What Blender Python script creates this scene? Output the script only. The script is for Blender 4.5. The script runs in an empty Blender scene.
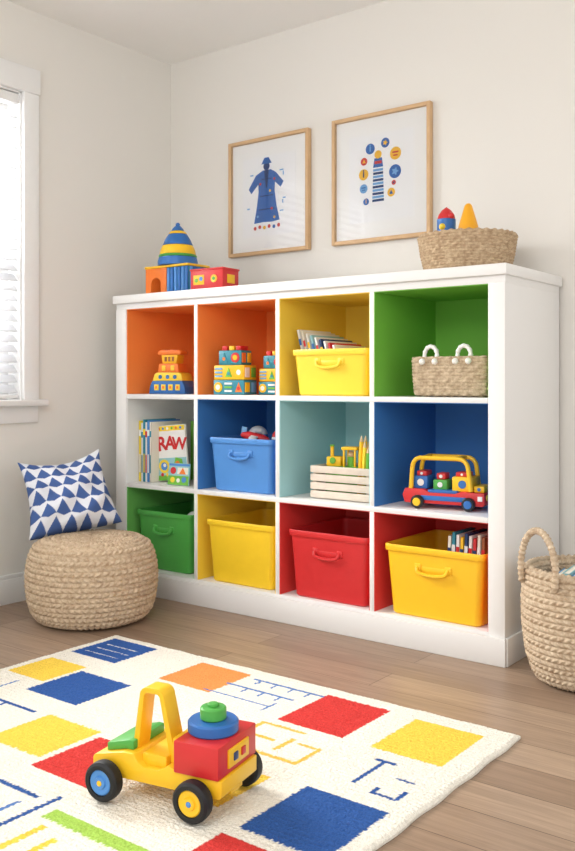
import bpy, bmesh, math, random
import numpy as np
from mathutils import Matrix, Vector, noise
random.seed(7); np.random.seed(7)
scene=bpy.context.scene
pi=math.pi
# ------------------------------------------------------------------ materials
def lin(c):
    out=[]
    for x in c:
        x=x/255.0
        out.append(x/12.92 if x<=0.04045 else ((x+0.055)/1.055)**2.4)
    return tuple(out)+(1.0,)
def mat(name,col,rough=0.5,var=0.04,nscale=30,bump=0.0,bscale=200,spec=0.4,coat=0.0):
    m=bpy.data.materials.new(name); m.use_nodes=True
    nt=m.node_tree; p=nt.nodes['Principled BSDF']
    p.inputs['Roughness'].default_value=rough
    p.inputs['Specular IOR Level'].default_value=spec
    p.inputs['Coat Weight'].default_value=coat
    tc=nt.nodes.new('ShaderNodeTexCoord')
    n=nt.nodes.new('ShaderNodeTexNoise'); n.inputs['Scale'].default_value=nscale; n.inputs['Detail'].default_value=3
    nt.links.new(tc.outputs['Object'],n.inputs['Vector'])
    mx=nt.nodes.new('ShaderNodeMix'); mx.data_type='RGBA'
    l=lin(col)
    mx.inputs[6].default_value=tuple(max(0,x*(1-var)) for x in l[:3])+(1,)
    mx.inputs[7].default_value=tuple(min(1,x*(1+var)) for x in l[:3])+(1,)
    nt.links.new(n.outputs['Fac'],mx.inputs[0]); nt.links.new(mx.outputs[2],p.inputs['Base Color'])
    if bump>0:
        n2=nt.nodes.new('ShaderNodeTexNoise'); n2.inputs['Scale'].default_value=bscale
        nt.links.new(tc.outputs['Object'],n2.inputs['Vector'])
        b=nt.nodes.new('ShaderNodeBump'); b.inputs['Strength'].default_value=bump; b.inputs['Distance'].default_value=0.002
        nt.links.new(n2.outputs['Fac'],b.inputs['Height']); nt.links.new(b.outputs['Normal'],p.inputs['Normal'])
    return m
def attrmat(name,rough=0.9,bump=0.6,bscale=350,var=0.12,vor=False):
    m=bpy.data.materials.new(name); m.use_nodes=True
    nt=m.node_tree; p=nt.nodes['Principled BSDF']; p.inputs['Roughness'].default_value=rough
    p.inputs['Specular IOR Level'].default_value=0.15
    a=nt.nodes.new('ShaderNodeVertexColor'); a.layer_name='Col'
    tc=nt.nodes.new('ShaderNodeTexCoord')
    n=nt.nodes.new('ShaderNodeTexNoise'); n.inputs['Scale'].default_value=bscale; n.inputs['Detail'].default_value=2
    nt.links.new(tc.outputs['Object'],n.inputs['Vector'])
    mr=nt.nodes.new('ShaderNodeMapRange'); mr.inputs[1].default_value=.3; mr.inputs[2].default_value=.7
    mr.inputs[3].default_value=1-var; mr.inputs[4].default_value=1+var
    nt.links.new(n.outputs['Fac'],mr.inputs[0])
    mu=nt.nodes.new('ShaderNodeVectorMath'); mu.operation='SCALE'
    nt.links.new(a.outputs['Color'],mu.inputs[0]); nt.links.new(mr.outputs[0],mu.inputs['Scale'])
    nt.links.new(mu.outputs[0],p.inputs['Base Color'])
    b=nt.nodes.new('ShaderNodeBump'); b.inputs['Strength'].default_value=bump; b.inputs['Distance'].default_value=0.004
    if vor:
        v=nt.nodes.new('ShaderNodeTexVoronoi'); v.inputs['Scale'].default_value=180
        nt.links.new(tc.outputs['Object'],v.inputs['Vector'])
        b.invert=True
        nt.links.new(v.outputs['Distance'],b.inputs['Height'])
    else:
        nt.links.new(n.outputs['Fac'],b.inputs['Height'])
    nt.links.new(b.outputs['Normal'],p.inputs['Normal'])
    return m
def fibremat(name,c1,c2,scale=60):
    m=bpy.data.materials.new(name); m.use_nodes=True
    nt=m.node_tree; p=nt.nodes['Principled BSDF']; p.inputs['Roughness'].default_value=.85
    p.inputs['Specular IOR Level'].default_value=0.2
    tc=nt.nodes.new('ShaderNodeTexCoord')
    n=nt.nodes.new('ShaderNodeTexNoise'); n.inputs['Scale'].default_value=scale; n.inputs['Detail'].default_value=5
    n.inputs['Roughness'].default_value=.7
    nt.links.new(tc.outputs['Object'],n.inputs['Vector'])
    r=nt.nodes.new('ShaderNodeValToRGB'); r.color_ramp.elements[0].position=.35; r.color_ramp.elements[1].position=.65
    r.color_ramp.elements[0].color=lin(c1); r.color_ramp.elements[1].color=lin(c2)
    nt.links.new(n.outputs['Fac'],r.inputs[0]); nt.links.new(r.outputs[0],p.inputs['Base Color'])
    n2=nt.nodes.new('ShaderNodeTexNoise'); n2.inputs['Scale'].default_value=500
    nt.links.new(tc.outputs['Object'],n2.inputs['Vector'])
    b=nt.nodes.new('ShaderNodeBump'); b.inputs['Strength'].default_value=.5; b.inputs['Distance'].default_value=0.002
    nt.links.new(n2.outputs['Fac'],b.inputs['Height']); nt.links.new(b.outputs['Normal'],p.inputs['Normal'])
    return m
def woodfloor():
    m=bpy.data.materials.new('oak_plank_floor'); m.use_nodes=True
    nt=m.node_tree; p=nt.nodes['Principled BSDF']
    tc=nt.nodes.new('ShaderNodeTexCoord')
    br=nt.nodes.new('ShaderNodeTexBrick'); br.offset=.37; br.inputs['Scale'].default_value=1
    br.inputs['Brick Width'].default_value=1.45; br.inputs['Row Height'].default_value=.135
    br.inputs['Mortar Size'].default_value=.0014; br.inputs['Mortar Smooth'].default_value=.4; br.inputs['Bias'].default_value=0
    br.inputs['Color1'].default_value=lin((172,148,126)); br.inputs['Color2'].default_value=lin((148,124,104))
    br.inputs['Mortar'].default_value=lin((92,72,56))
    nt.links.new(tc.outputs['Object'],br.inputs['Vector'])
    def noisy(sx,sy,sc,det,lo,hi,dist=.9):
        mp=nt.nodes.new('ShaderNodeMapping'); mp.inputs['Scale'].default_value=(sx,sy,1)
        nt.links.new(tc.outputs['Object'],mp.inputs[0])
        n=nt.nodes.new('ShaderNodeTexNoise'); n.inputs['Scale'].default_value=sc; n.inputs['Detail'].default_value=det; n.inputs['Distortion'].default_value=dist; n.inputs['Roughness'].default_value=.6
        nt.links.new(mp.outputs[0],n.inputs['Vector'])
        mr=nt.nodes.new('ShaderNodeMapRange'); mr.inputs[1].default_value=.3; mr.inputs[2].default_value=.7; mr.inputs[3].default_value=lo; mr.inputs[4].default_value=hi
        nt.links.new(n.outputs['Fac'],mr.inputs[0]); return n,mr
    n,mr=noisy(1.2,22,2.4,9,.78,1.14); n2,mr2=noisy(3,110,2.0,4,.86,1.10,.3)
    mm=nt.nodes.new('ShaderNodeMath'); mm.operation='MULTIPLY'; nt.links.new(mr.outputs[0],mm.inputs[0]); nt.links.new(mr2.outputs[0],mm.inputs[1])
    mu=nt.nodes.new('ShaderNodeVectorMath'); mu.operation='SCALE'
    nt.links.new(br.outputs['Color'],mu.inputs[0]); nt.links.new(mm.outputs[0],mu.inputs['Scale'])
    nt.links.new(mu.outputs[0],p.inputs['Base Color'])
    p.inputs['Roughness'].default_value=.36; p.inputs['Specular IOR Level'].default_value=.4
    b=nt.nodes.new('ShaderNodeBump'); b.inputs['Strength'].default_value=.15; b.inputs['Distance'].default_value=.002
    nt.links.new(n.outputs['Fac'],b.inputs['Height']); nt.links.new(b.outputs['Normal'],p.inputs['Normal'])
    return m
def glassmat(name,ior=1.33):
    m=bpy.data.materials.new(name); m.use_nodes=True
    nt=m.node_tree; nt.nodes.remove(nt.nodes['Principled BSDF'])
    out=nt.nodes['Material Output']
    t=nt.nodes.new('ShaderNodeBsdfTransparent'); g=nt.nodes.new('ShaderNodeBsdfGlossy'); g.inputs['Roughness'].default_value=.03
    f=nt.nodes.new('ShaderNodeFresnel'); f.inputs['IOR'].default_value=ior
    mx=nt.nodes.new('ShaderNodeMixShader')
    nt.links.new(f.outputs[0],mx.inputs[0]); nt.links.new(t.outputs[0],mx.inputs[1]); nt.links.new(g.outputs[0],mx.inputs[2])
    nt.links.new(mx.outputs[0],out.inputs['Surface'])
    return m
def slatmat():
    m=mat('blind_slat',(232,233,236),.6,.01)
    nt=m.node_tree; p=nt.nodes['Principled BSDF']; out=nt.nodes['Material Output']
    t=nt.nodes.new('ShaderNodeBsdfTranslucent'); t.inputs['Color'].default_value=(.85,.86,.88,1)
    mx=nt.nodes.new('ShaderNodeMixShader'); mx.inputs[0].default_value=.22
    nt.links.new(p.outputs[0],mx.inputs[1]); nt.links.new(t.outputs[0],mx.inputs[2]); nt.links.new(mx.outputs[0],out.inputs['Surface'])
    return m
WALL=mat('warm_white_wall_paint',(229,226,220),.9,.01,3,.05,120,.1)
CEIL=mat('ceiling_paint',(244,243,240),.95,.01,3)
TRIM=mat('white_trim_paint',(238,238,237),.45,.01)
SHELF=mat('white_lacquer',(236,235,233),.4,.01,5)
FLOOR=woodfloor()
GLASS=glassmat('clear_glass')
C=dict(
 orange=(238,124,46), yellow=(244,212,62), green=(112,182,64), blue=(46,108,180), sky=(150,198,204),
 dgreen=(80,168,74), amber=(246,194,36), lemon=(250,208,46), red=(208,46,48), white=(238,236,232), black=(28,28,30),
 navy=(34,62,110), teal=(52,140,160), binblue=(80,140,208), cream=(236,230,214), brown=(150,90,50), wood=(214,180,136),
 pink=(230,150,150), lightgrey=(200,200,200), lightblue=(120,170,215))
PL={k:mat('toy_'+k,v,.38,.03,40,0,100,.45) for k,v in C.items()}
LN={k:mat('painted_'+k,v,.6,.02,8) for k,v in C.items()}
CELL={k:mat('lining_'+k,v,.6,.02,8) for k,v in dict(orange=(250,146,70),yellow=(250,216,80),green=(124,194,72),blue=(64,126,192),sky=(172,216,220),dgreen=(116,194,96),amber=(252,214,64),red=(230,64,60),white=(238,238,236)).items()}
PAPER=mat('book_pages',(236,230,215),.9,.05,80)
OAK=mat('light_oak_frame',(208,172,130),.5,.12,25)
CREAMW=mat('paper_white',(250,249,247),.8,.01)
RUBBER=mat('rubber_tyre',(26,27,30),.55)
# ------------------------------------------------------------------ mesh builder
def T(x=0,y=0,z=0,rx=0,ry=0,rz=0):
    return Matrix.Translation((x,y,z))@Matrix.Rotation(rz,4,'Z')@Matrix.Rotation(ry,4,'Y')@Matrix.Rotation(rx,4,'X')
class B:
    def __init__(s,M=None): s.v=[];s.f=[];s.m=[];s.mats=[]; s.M=M or Matrix.Identity(4)
    def mi(s,m):
        if m not in s.mats: s.mats.append(m)
        return s.mats.index(m)
    def add(s,vs,fs,m,M=None):
        M=s.M@(M or Matrix.Identity(4)); o=len(s.v); i=s.mi(m)
        for v in vs: s.v.append(tuple(M@Vector(v)))
        for f in fs: s.f.append([a+o for a in f]); s.m.append(i)
        return s
    def bm(s,bm,m,M=None):
        bm.verts.index_update()
        s.add([v.co.copy() for v in bm.verts],[[v.index for v in f.verts] for f in bm.faces],m,M); bm.free(); return s
    def box(s,c,d,m,bev=0,rot=(0,0,0),seg=2):
        bm=bmesh.new(); bmesh.ops.create_cube(bm,size=1)
        for v in bm.verts: v.co=Vector((v.co.x*d[0],v.co.y*d[1],v.co.z*d[2]))
        if bev>0: bmesh.ops.bevel(bm,geom=list(bm.edges),offset=min(bev,min(d)*.45),segments=seg,profile=.5,affect='EDGES')
        return s.bm(bm,m,T(*c,*rot))
    def prism(s,poly,h,m,M=None,bev=0):
        bm=bmesh.new(); vs=[bm.verts.new((p[0],p[1],0)) for p in poly]; f=bm.faces.new(vs)
        r=bmesh.ops.extrude_face_region(bm,geom=[f])
        for e in r['geom']:
            if isinstance(e,bmesh.types.BMVert): e.co.z+=h
        bmesh.ops.recalc_face_normals(bm,faces=bm.faces)
        if bev>0: bmesh.ops.bevel(bm,geom=list(bm.edges),offset=bev,segments=2,profile=.5,affect='EDGES',clamp_overlap=True)
        bmesh.ops.triangulate(bm,faces=[f for f in bm.faces if len(f.verts)>4])
        return s.bm(bm,m,M)
    def ngon(s,poly,m,M=None):
        bm=bmesh.new(); bm.faces.new([bm.verts.new((p[0],p[1],0)) for p in poly]); bmesh.ops.triangulate(bm,faces=bm.faces)
        for f in bm.faces:
            f.normal_update()
            if f.normal.z<0: f.normal_flip()
        return s.bm(bm,m,M)
    def lathe(s,prof,m,M=None,seg=32):
        vs=[];fs=[];rings=[]
        for r,z in prof:
            if r<1e-6: rings.append([len(vs)]); vs.append((0,0,z))
            else:
                rings.append(list(range(len(vs),len(vs)+seg)))
                for i in range(seg):
                    a=2*pi*i/seg; vs.append((r*math.cos(a),r*math.sin(a),z))
        for a,b in zip(rings,rings[1:]):
            for i in range(seg):
                j=(i+1)%seg
                if len(a)==1 and len(b)==1: continue
                if len(a)==1: fs.append([a[0],b[j],b[i]])
                elif len(b)==1: fs.append([a[i],a[j],b[0]])
                else: fs.append([a[i],a[j],b[j],b[i]])
        return s.add(vs,fs,m,M)
    def cyl(s,c,r,h,m,rot=(0,0,0),bev=.002,seg=28):
        b=min(bev,r*.4,h*.4)
        return s.lathe([(0,-h/2),(r-b,-h/2),(r,-h/2+b),(r,h/2-b),(r-b,h/2),(0,h/2)],m,T(*c,*rot),seg)
    def sph(s,c,r,m,sc=(1,1,1),seg=20):
        n=seg//2
        pr=[(r*math.sin(pi*i/n) if 0<i<n else 0,-r*math.cos(pi*i/n)) for i in range(n+1)]
        return s.lathe(pr,m,T(*c)@Matrix.Diagonal((*sc,1)),seg)
    def loft(s,loops,m,cap0=False,cap1=False,M=None):
        n=len(loops[0]); vs=[p for l in loops for p in l]; fs=[]
        for k in range(len(loops)-1):
            for i in range(n):
                j=(i+1)%n; fs.append([k*n+i,k*n+j,(k+1)*n+j,(k+1)*n+i])
        if cap0: fs.append(list(range(n))[::-1])
        if cap1: fs.append([(len(loops)-1)*n+i for i in range(n)])
        return s.add(vs,fs,m,M)
    def tube(s,pts,r,m,closed=False,seg=10,M=None,flat=1.0):
        P=[Vector(p) for p in pts]; n=len(P); up=None; loops=[]
        for i in range(n):
            if closed: t=(P[(i+1)%n]-P[i-1]).normalized()
            else: t=(P[min(i+1,n-1)]-P[max(i-1,0)]).normalized()
            if up is None:
                up=Vector((0,0,1)) if abs(t.z)<.9 else Vector((0,1,0))
            up=(up-t*up.dot(t)).normalized(); sd=t.cross(up)
            rr=r[i] if isinstance(r,(list,tuple)) else r
            loops.append([tuple(P[i]+up*math.cos(2*pi*k/seg)*rr+sd*math.sin(2*pi*k/seg)*rr*flat) for k in range(seg)])
        if closed: loops.append(loops[0])
        loops=[l[::-1] for l in loops]
        return s.loft(loops,m,not closed,not closed,M)
    def text(s,txt,size,m,M=None,ext=.0006):
        cu=bpy.data.curves.new('t','FONT'); cu.body=txt; cu.size=size; cu.extrude=ext; cu.align_x='CENTER'; cu.align_y='CENTER'; cu.offset=size*.025
        o=bpy.data.objects.new('t',cu); scene.collection.objects.link(o)
        dg=bpy.context.evaluated_depsgraph_get(); me=bpy.data.meshes.new_from_object(o.evaluated_get(dg))
        s.add([v.co.copy() for v in me.vertices],[list(p.vertices) for p in me.polygons],m,M)
        bpy.data.objects.remove(o); bpy.data.curves.remove(cu); bpy.data.meshes.remove(me); return s
    def obj(s,name,parent=None,loc=(0,0,0),rot=(0,0,0),label=None,sharp=.6,**kw):
        me=bpy.data.meshes.new(name); me.from_pydata(s.v,[],s.f)
        for m in s.mats: me.materials.append(m)
        me.polygons.foreach_set('material_index',s.m)
        me.polygons.foreach_set('use_smooth',[True]*len(s.f)); me.update()
        bm=bmesh.new(); bm.from_mesh(me); bmesh.ops.recalc_face_normals(bm,faces=bm.faces); bm.to_mesh(me); bm.free()
        me.set_sharp_from_angle(angle=sharp)
        o=bpy.data.objects.new(name,me); scene.collection.objects.link(o)
        o.location=loc; o.rotation_euler=rot
        if parent: o.parent=parent
        if label: o['label']=label
        for k,v in kw.items(): o[k]=v
        return o
def thing(name,label,category,loc,rot=(0,0,0),group=None):
    e=bpy.data.objects.new(name,None); e.empty_display_size=.05; scene.collection.objects.link(e)
    e.location=loc; e.rotation_euler=rot; e['label']=label; e['category']=category
    if group: e['group']=group
    return e
def rr(w,d,r,z,n=5,cx=0,cy=0):
    pts=[]
    for (sx,sy,a0) in ((1,1,0),(-1,1,pi/2),(-1,-1,pi),(1,-1,1.5*pi)):
        for i in range(n+1):
            a=a0+pi/2*i/n
            pts.append((cx+sx*(w/2-r)+r*math.cos(a),cy+sy*(d/2-r)+r*math.sin(a),z))
    return pts
# ------------------------------------------------------------------ room
XL,YB,ZC=-3.16,3.19,2.46
XR,YF=1.7,-1.3
def struct(b,name,**k): return b.obj(name,kind='structure',**k)
b=B(); b.box(((XL+XR)/2-.05,(YF+YB)/2,-.05),(XR-XL+.3,YB-YF+.3,.1),FLOOR); struct(b,'floor')
b=B(); b.box(((XL+XR)/2-.05,(YF+YB)/2,ZC+.05),(XR-XL+.3,YB-YF+.3,.1),CEIL); struct(b,'ceiling')
b=B(); b.box(((XL+XR)/2,YB+.06,ZC/2),(XR-XL,.12,ZC),WALL); struct(b,'wall_back')
WY0,WY1,WZ0,WZ1=1.22,2.318,.83,2.105
b=B()
def wl(y0,y1,z0,z1): b.box((XL-.06,(y0+y1)/2,(z0+z1)/2),(.12,y1-y0,z1-z0),WALL)
wl(YF,WY0,0,ZC); wl(WY1,YB+.12,0,ZC); wl(WY0,WY1,0,WZ0); wl(WY0,WY1,WZ1,ZC); struct(b,'wall_left')
def base(name,horizontal):
    b=B()
    if horizontal: b.box(((XL+XR)/2,YB-.008,.05),(XR-XL,.016,.1),TRIM,.001); b.box(((XL+XR)/2,YB-.006,.108),(XR-XL,.012,.02),TRIM,.004)
    else: b.box((XL+.008,(YF+YB)/2-.01,.05),(.016,YB-YF-.02,.1),TRIM,.001); b.box((XL+.006,(YF+YB)/2-.01,.108),(.012,YB-YF-.02,.02),TRIM,.004)
    struct(b,name)
base('baseboard_back',True); base('baseboard_left',False)
w=bpy.data.objects.new('window_1',None); scene.collection.objects.link(w); w['kind']='structure'; w['label']='white cased window with horizontal slatted blind'
w.location=(XL,(WY0+WY1)/2,WZ0); yc=(WY0+WY1)/2
WM=Matrix.Translation((0,-yc,-WZ0))
b=B(WM); cw=.074
b.box((.01,WY1+cw/2,(WZ0+WZ1)/2),(.02,cw,WZ1-WZ0),TRIM,.002)
b.box((.01,WY0-cw/2,(WZ0+WZ1)/2),(.02,cw,WZ1-WZ0),TRIM,.002)
b.box((.012,yc,WZ1+.052),(.024,WY1-WY0+2*cw+.01,.104),TRIM,.002)
b.box((-.06,WY1-.003,(WZ0+WZ1)/2),(.12,.006,WZ1-WZ0),TRIM)
b.box((-.06,WY0+.003,(WZ0+WZ1)/2),(.12,.006,WZ1-WZ0),TRIM)
b.box((-.06,yc,WZ1-.003),(.12,WY1-WY0,.006),TRIM)
b.obj('casing',w)
b=B(WM)
b.box((-.03,yc,WZ0-.012),(.17,WY1-WY0+2*cw+.05,.026),TRIM,.006)
b.box((.008,yc,WZ0-.06),(.016,WY1-WY0+2*cw,.07),TRIM,.003)
b.obj('window_sill',w)
b=B(WM); fx=-.085
for z0,z1 in ((WZ0,WZ0+.055),(1.36,1.42),(WZ1-.06,WZ1-.01)): b.box((fx,yc,(z0+z1)/2),(.035,WY1-WY0-.03,z1-z0),TRIM,.003)
for y in (WY0+.035,yc,WY1-.035): b.box((fx,y,(WZ0+WZ1)/2),(.033,.045 if y!=yc else .02,WZ1-WZ0-.02),TRIM,.003)
b.obj('sash',w)
b=B(WM); b.box((fx,yc,(WZ0+WZ1)/2),(.004,WY1-WY0-.05,WZ1-WZ0-.05),GLASS); b.obj('window_pane',w)
b=B(WM); z=WZ0+.045; SL=slatmat()
while z<WZ1-.06:
    b.box((-.026,yc,z),(.044,WY1-WY0-.022,.003),SL,0,(0,math.radians(44),0)); z+=.042
b.box((-.028,yc,WZ1-.03),(.05,WY1-WY0-.018,.04),TRIM,.004); b.box((-.028,yc,WZ0+.014),(.045,WY1-WY0-.022,.016),TRIM,.003)
for yy in (WY0+.15,yc,WY1-.15): b.box((-.003,yy,(WZ0+WZ1)/2),(.001,.003,WZ1-WZ0-.05),TRIM)
b.obj('window_blind',w)
# ------------------------------------------------------------------ shelf
X0,X1,Y0,Y1=-3.013,-1.2,2.704,3.17
IXS=[-2.95,-2.541,-2.119,-1.699,-1.258]; IX0,IX1=IXS[0],IXS[4]
TH=.018
cx=(X0+X1)/2
S=thing('cube_shelf','white cube storage shelf with twelve brightly lined compartments','shelf',(cx,(Y0+Y1)/2,0))
M0=Matrix.Translation((-cx,-(Y0+Y1)/2,0))
D=Y1-Y0; ym=(Y0+Y1)/2
b=B(M0); b.box((cx,ym-.004,1.262),(X1-X0+.02,D+.018,.036),SHELF,.004); b.box((cx,ym+.001,1.232),(X1-X0,D-.004,.026),SHELF,.001); b.obj('top_panel',S)
for a,c in ((X0,IX0),(IX1,X1)):
    b=B(M0); b.box(((a+c)/2,ym,.61),(c-a,D,1.22),SHELF,.002); b.obj('side_panel',S)
ZR=[(.852,1.219),(.467,.834),(.10,.449)]
b=B(M0); b.box((cx,ym+.002,.05),(IX1-IX0,D-.006,.10),SHELF,.001); b.box((cx,Y0-.006,.045),(X1-X0+.012,.012,.09),SHELF,.003); b.box((X1+.005,ym,.045),(.01,D,.09),SHELF,.003); b.obj('plinth',S)
for zz in ((.834,.852),(.449,.467)):
    b=B(M0); b.box((cx,ym+.001,sum(zz)/2),(IX1-IX0,D-.004,zz[1]-zz[0]),SHELF,.0015); b.obj('shelf_board',S)
for i in (1,2,3):
    b=B(M0)
    for (za,zb) in ZR: b.box((IXS[i],ym+.0015,(za+zb)/2),(TH,D-.006,zb-za+.0005),SHELF,.0012)
    b.obj('divider',S)
b=B(M0); b.box((cx,Y1-.006,.66),(IX1-IX0,.01,1.12),SHELF); b.obj('back_panel',S)
cells=[['orange','orange','yellow','green'],['white','blue','sky','blue'],['dgreen','amber','red','red']]
for r,(za,zb) in enumerate(ZR):
    for c in range(4):
        m=CELL[cells[r][c]]
        xa=IXS[c]+(TH/2 if c else 0); xb=IXS[c+1]-(TH/2 if c<3 else 0)
        t=.0025; ya=Y0+.006; yb=Y1-.012
        b=B(M0)
        b.box(((xa+xb)/2,yb-t/2,(za+zb)/2),(xb-xa,t,zb-za),m)
        b.box((xa+t/2,(ya+yb)/2,(za+zb)/2),(t,yb-ya,zb-za-.0005),m)
        b.box((xb-t/2,(ya+yb)/2,(za+zb)/2),(t,yb-ya,zb-za-.0005),m)
        b.box(((xa+xb)/2,(ya+yb)/2,zb-t/2),(xb-xa,yb-ya,t),m)
        b.obj('compartment_lining',S,label=cells[r][c].replace('dgreen','green').replace('amber','golden yellow').replace('sky','pale blue')+' painted compartment lining')
# ------------------------------------------------------------------ bins
def bin_(x,z,w,h,d,color,label,yf=2.722,handle='loop',rz=0):
    m=PL[color]; e=thing('storage_bin',label,'storage bin',(x,yf+d/2+.004,z+.001),(0,0,rz),'plastic bins in the cube shelf')
    b=B(); wb,db=w*.88,d*.9; q=.022
    L=[rr(wb-.01,db-.01,q,0.0),rr(wb,db,q,.006),rr(w-.014,d-.014,q,h-.02),rr(w-.018,d-.018,q,h-.02),rr(w-.018,d-.018,q,h-.004),rr(w-.022,d-.022,q,h-.004),rr(w-.022,d-.022,q,h-.02),rr(wb-.008,db-.008,q,.01)]
    b.loft(L,m,True,True); b.obj('bin_body',e)
    b=B(); L=[rr(w-.014,d-.014,q,h-.022),rr(w-.004,d-.004,q,h-.022),rr(w-.002,d-.002,q,h-.018),rr(w,d,q,h-.004),rr(w-.003,d-.003,q,h),rr(w-.012,d-.012,q,h),rr(w-.014,d-.014,q,h-.004),rr(w-.014,d-.014,q,h-.022)]
    b.loft(L,m); b.obj('rim',e)
    def fy(zz): return -(db+(d-.014-db)*((zz-.006)/(h-.026)))/2
    if handle:
        zh=h*.68; hw=w*.15
        b=B(); y0=fy(zh)
        pts=[(-hw,y0+.002,zh+.010),(-hw,y0-.008,zh+.006)]
        for i in range(9):
            a=pi+pi*i/8; pts.append((hw*.96*math.cos(a),y0-.013,zh-.002+.012*math.sin(a)))
        pts+=[(hw,y0-.008,zh+.006),(hw,y0+.002,zh+.010)]
        b.tube(pts,.006,m,seg=8)
        b.box((-hw,y0+.0,zh+.008),(.026,.010,.026),m,.004); b.box((hw,y0+.0,zh+.008),(.026,.010,.026),m,.004)
        b.box((0,y0+.001,zh+.004),(2*hw,.005,.018),m,.002)
        b.obj('handle',e)
    return e
bin_(-1.898,.852,.345,.172,.33,'yellow','yellow plastic bin of picture books in yellow compartment',handle='loop')
bin_(-2.325,.467,.335,.213,.34,'binblue','blue plastic bin with toys in dark blue compartment')
bin_(-2.765,.10,.33,.250,.36,'dgreen','green plastic bin in green compartment',yf=2.735)
bin_(-2.322,.10,.355,.250,.38,'lemon','lemon yellow plastic bin in yellow compartment',yf=2.712,handle=None)
bin_(-1.897,.10,.36,.250,.38,'red','red plastic bin with handle in red compartment',yf=2.708)
bin_(-1.466,.10,.380,.242,.38,'amber','golden yellow plastic bin holding books in red compartment',yf=2.708)
# ------------------------------------------------------------------ books
def book(Tk,Dp,H,col,loc,rot,label,deco=None,group='picture books in the shelf',band=None):
    e=thing('picture_book',label,'book',loc,rot,group)
    m=LN[col] if isinstance(col,str) else col
    b=B(); t=.0018
    b.box((Tk/2-t/2,0,H/2),(t,Dp,H),m,.0005); b.box((-Tk/2+t/2,0,H/2),(t,Dp,H),m,.0005); b.box((0,-Dp/2+t/2,H/2),(Tk,t,H),m,.0005)
    if band:
        b.box((0,-Dp/2-.0003,H*.8),(Tk*.98,.0008,H*.1),LN[band]); b.box((0,-Dp/2-.0003,H*.3),(Tk*.5,.0008,H*.3),LN[band])
    if deco: deco(b,Tk/2,Dp,H)
    b.obj('cover',e)
    b=B(); b.box((0,.001,H/2),(Tk-2*t-.0004,Dp-.006,H-.006),PAPER); b.obj('pages',e)
    return e
x=-2.945
specs=[(.013,.266,'yellow','white'),(.011,.256,'white','teal'),(.013,.272,'teal','yellow'),(.011,.260,'white','red'),(.014,.268,'binblue','white'),(.010,.262,'cream','teal')]
for i,(tk,h,c,bd) in enumerate(specs):
    book(tk,.19,h,c,(x+tk/2+.001,2.775+.095,.468),(0,0,0),f'{c} spined upright picture book in white compartment'.replace('binblue','blue'),band=bd); x+=tk+.0010
FX=Matrix(((0,0,1,0),(1,0,0,0),(0,1,0,0),(0,0,0,1)))
def on_x(px,y,z,r=0): return Matrix.Translation((px,y,z))@FX@Matrix.Rotation(r,4,'Z')
def octo(r,n=14): return [(math.cos(a*2*pi/n)*r,math.sin(a*2*pi/n)*r) for a in range(n)]
def deco_raw(b,px,Dp,H):
    b.box((px,0,H*.21),(.0006,Dp*.97,H*.40),LN['sky']); b.box((px,0,H*.945),(.0008,Dp*.97,H*.09),LN['yellow'])
    b.text('R',.086,LN['red'],on_x(px,-.048,H*.66,.10),.0014); b.text('A',.080,LN['red'],on_x(px,-.002,H*.67,-.05),.0014); b.text('W',.074,LN['red'],on_x(px,.048,H*.65,-.08),.0014)
    for k in range(6): b.prism(octo(.006),.0012,LN[['red','binblue','white','green','orange','binblue'][k]],on_x(px,-.06+k*.024,H*.945))
    b.prism(octo(.030),.0012,LN['yellow'],on_x(px,-.042,H*.26)); b.prism(octo(.018),.0018,LN['binblue'],on_x(px,-.042,H*.26)); b.prism(octo(.008),.0026,LN['white'],on_x(px,-.038,H*.28))
    b.prism([(-.03,-.02),(.03,-.02),(.022,.022),(-.012,.03)],.0012,LN['green'],on_x(px,.035,H*.29)); b.prism(octo(.012),.002,LN['orange'],on_x(px,.032,H*.30))
    b.box((px,0,H*.05),(.001,Dp*.97,.022),LN['green'])
    for k in range(5): b.prism(octo(.008),.0016,LN[['red','yellow','white','orange','red'][k]],on_x(px,-.055+k*.028,H*.11))
def deco_small(b,px,Dp,H):
    b.box((px,0,H*.22),(.0006,Dp*.97,H*.42),LN['green']); b.box((px,.02,H*.66),(.0008,Dp*.5,H*.3),LN['cream']); b.box((px,0,H*.93),(.0008,Dp*.97,H*.10),LN['binblue'])
    b.prism(octo(.015),.0012,LN['red'],on_x(px,-.03,H*.66)); b.prism([(-.018,-.01),(.018,-.01),(0,.018)],.0012,LN['orange'],on_x(px,.02,H*.62))
    b.prism(octo(.012),.0012,LN['yellow'],on_x(px,-.03,H*.24)); b.prism(octo(.009),.0012,LN['white'],on_x(px,.0,H*.22)); b.prism(octo(.012),.0012,LN['binblue'],on_x(px,.03,H*.26))
def deco_tall(b,px,Dp,H):
    b.box((px,0,H*.9),(.001,Dp*.7,.014),LN['yellow']); b.box((px,0,H*.83),(.001,Dp*.5,.008),LN['white'])
    b.prism(octo(.02),.0014,LN['red'],on_x(px,.05,H*.7)); b.prism(octo(.014),.0014,LN['yellow'],on_x(px,.06,H*.5))
book(.010,.168,.240,'white',(-2.790,2.835,.477),(math.radians(5),0,math.radians(-84)),'illustrated picture book with playful red lettering facing outward',deco_raw)
book(.006,.112,.092,'sky',(-2.692,2.762,.4685),(math.radians(0),math.radians(-8),math.radians(-84)),'small illustrated green and blue picture book facing outward',deco_small)
book(.012,.16,.262,'green',(-2.728,2.968,.4685),(0,0,math.radians(-88)),'tall green picture book behind the others',deco_tall)
cols=['white','cream','white','sky','white','navy','white','red','white']
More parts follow.
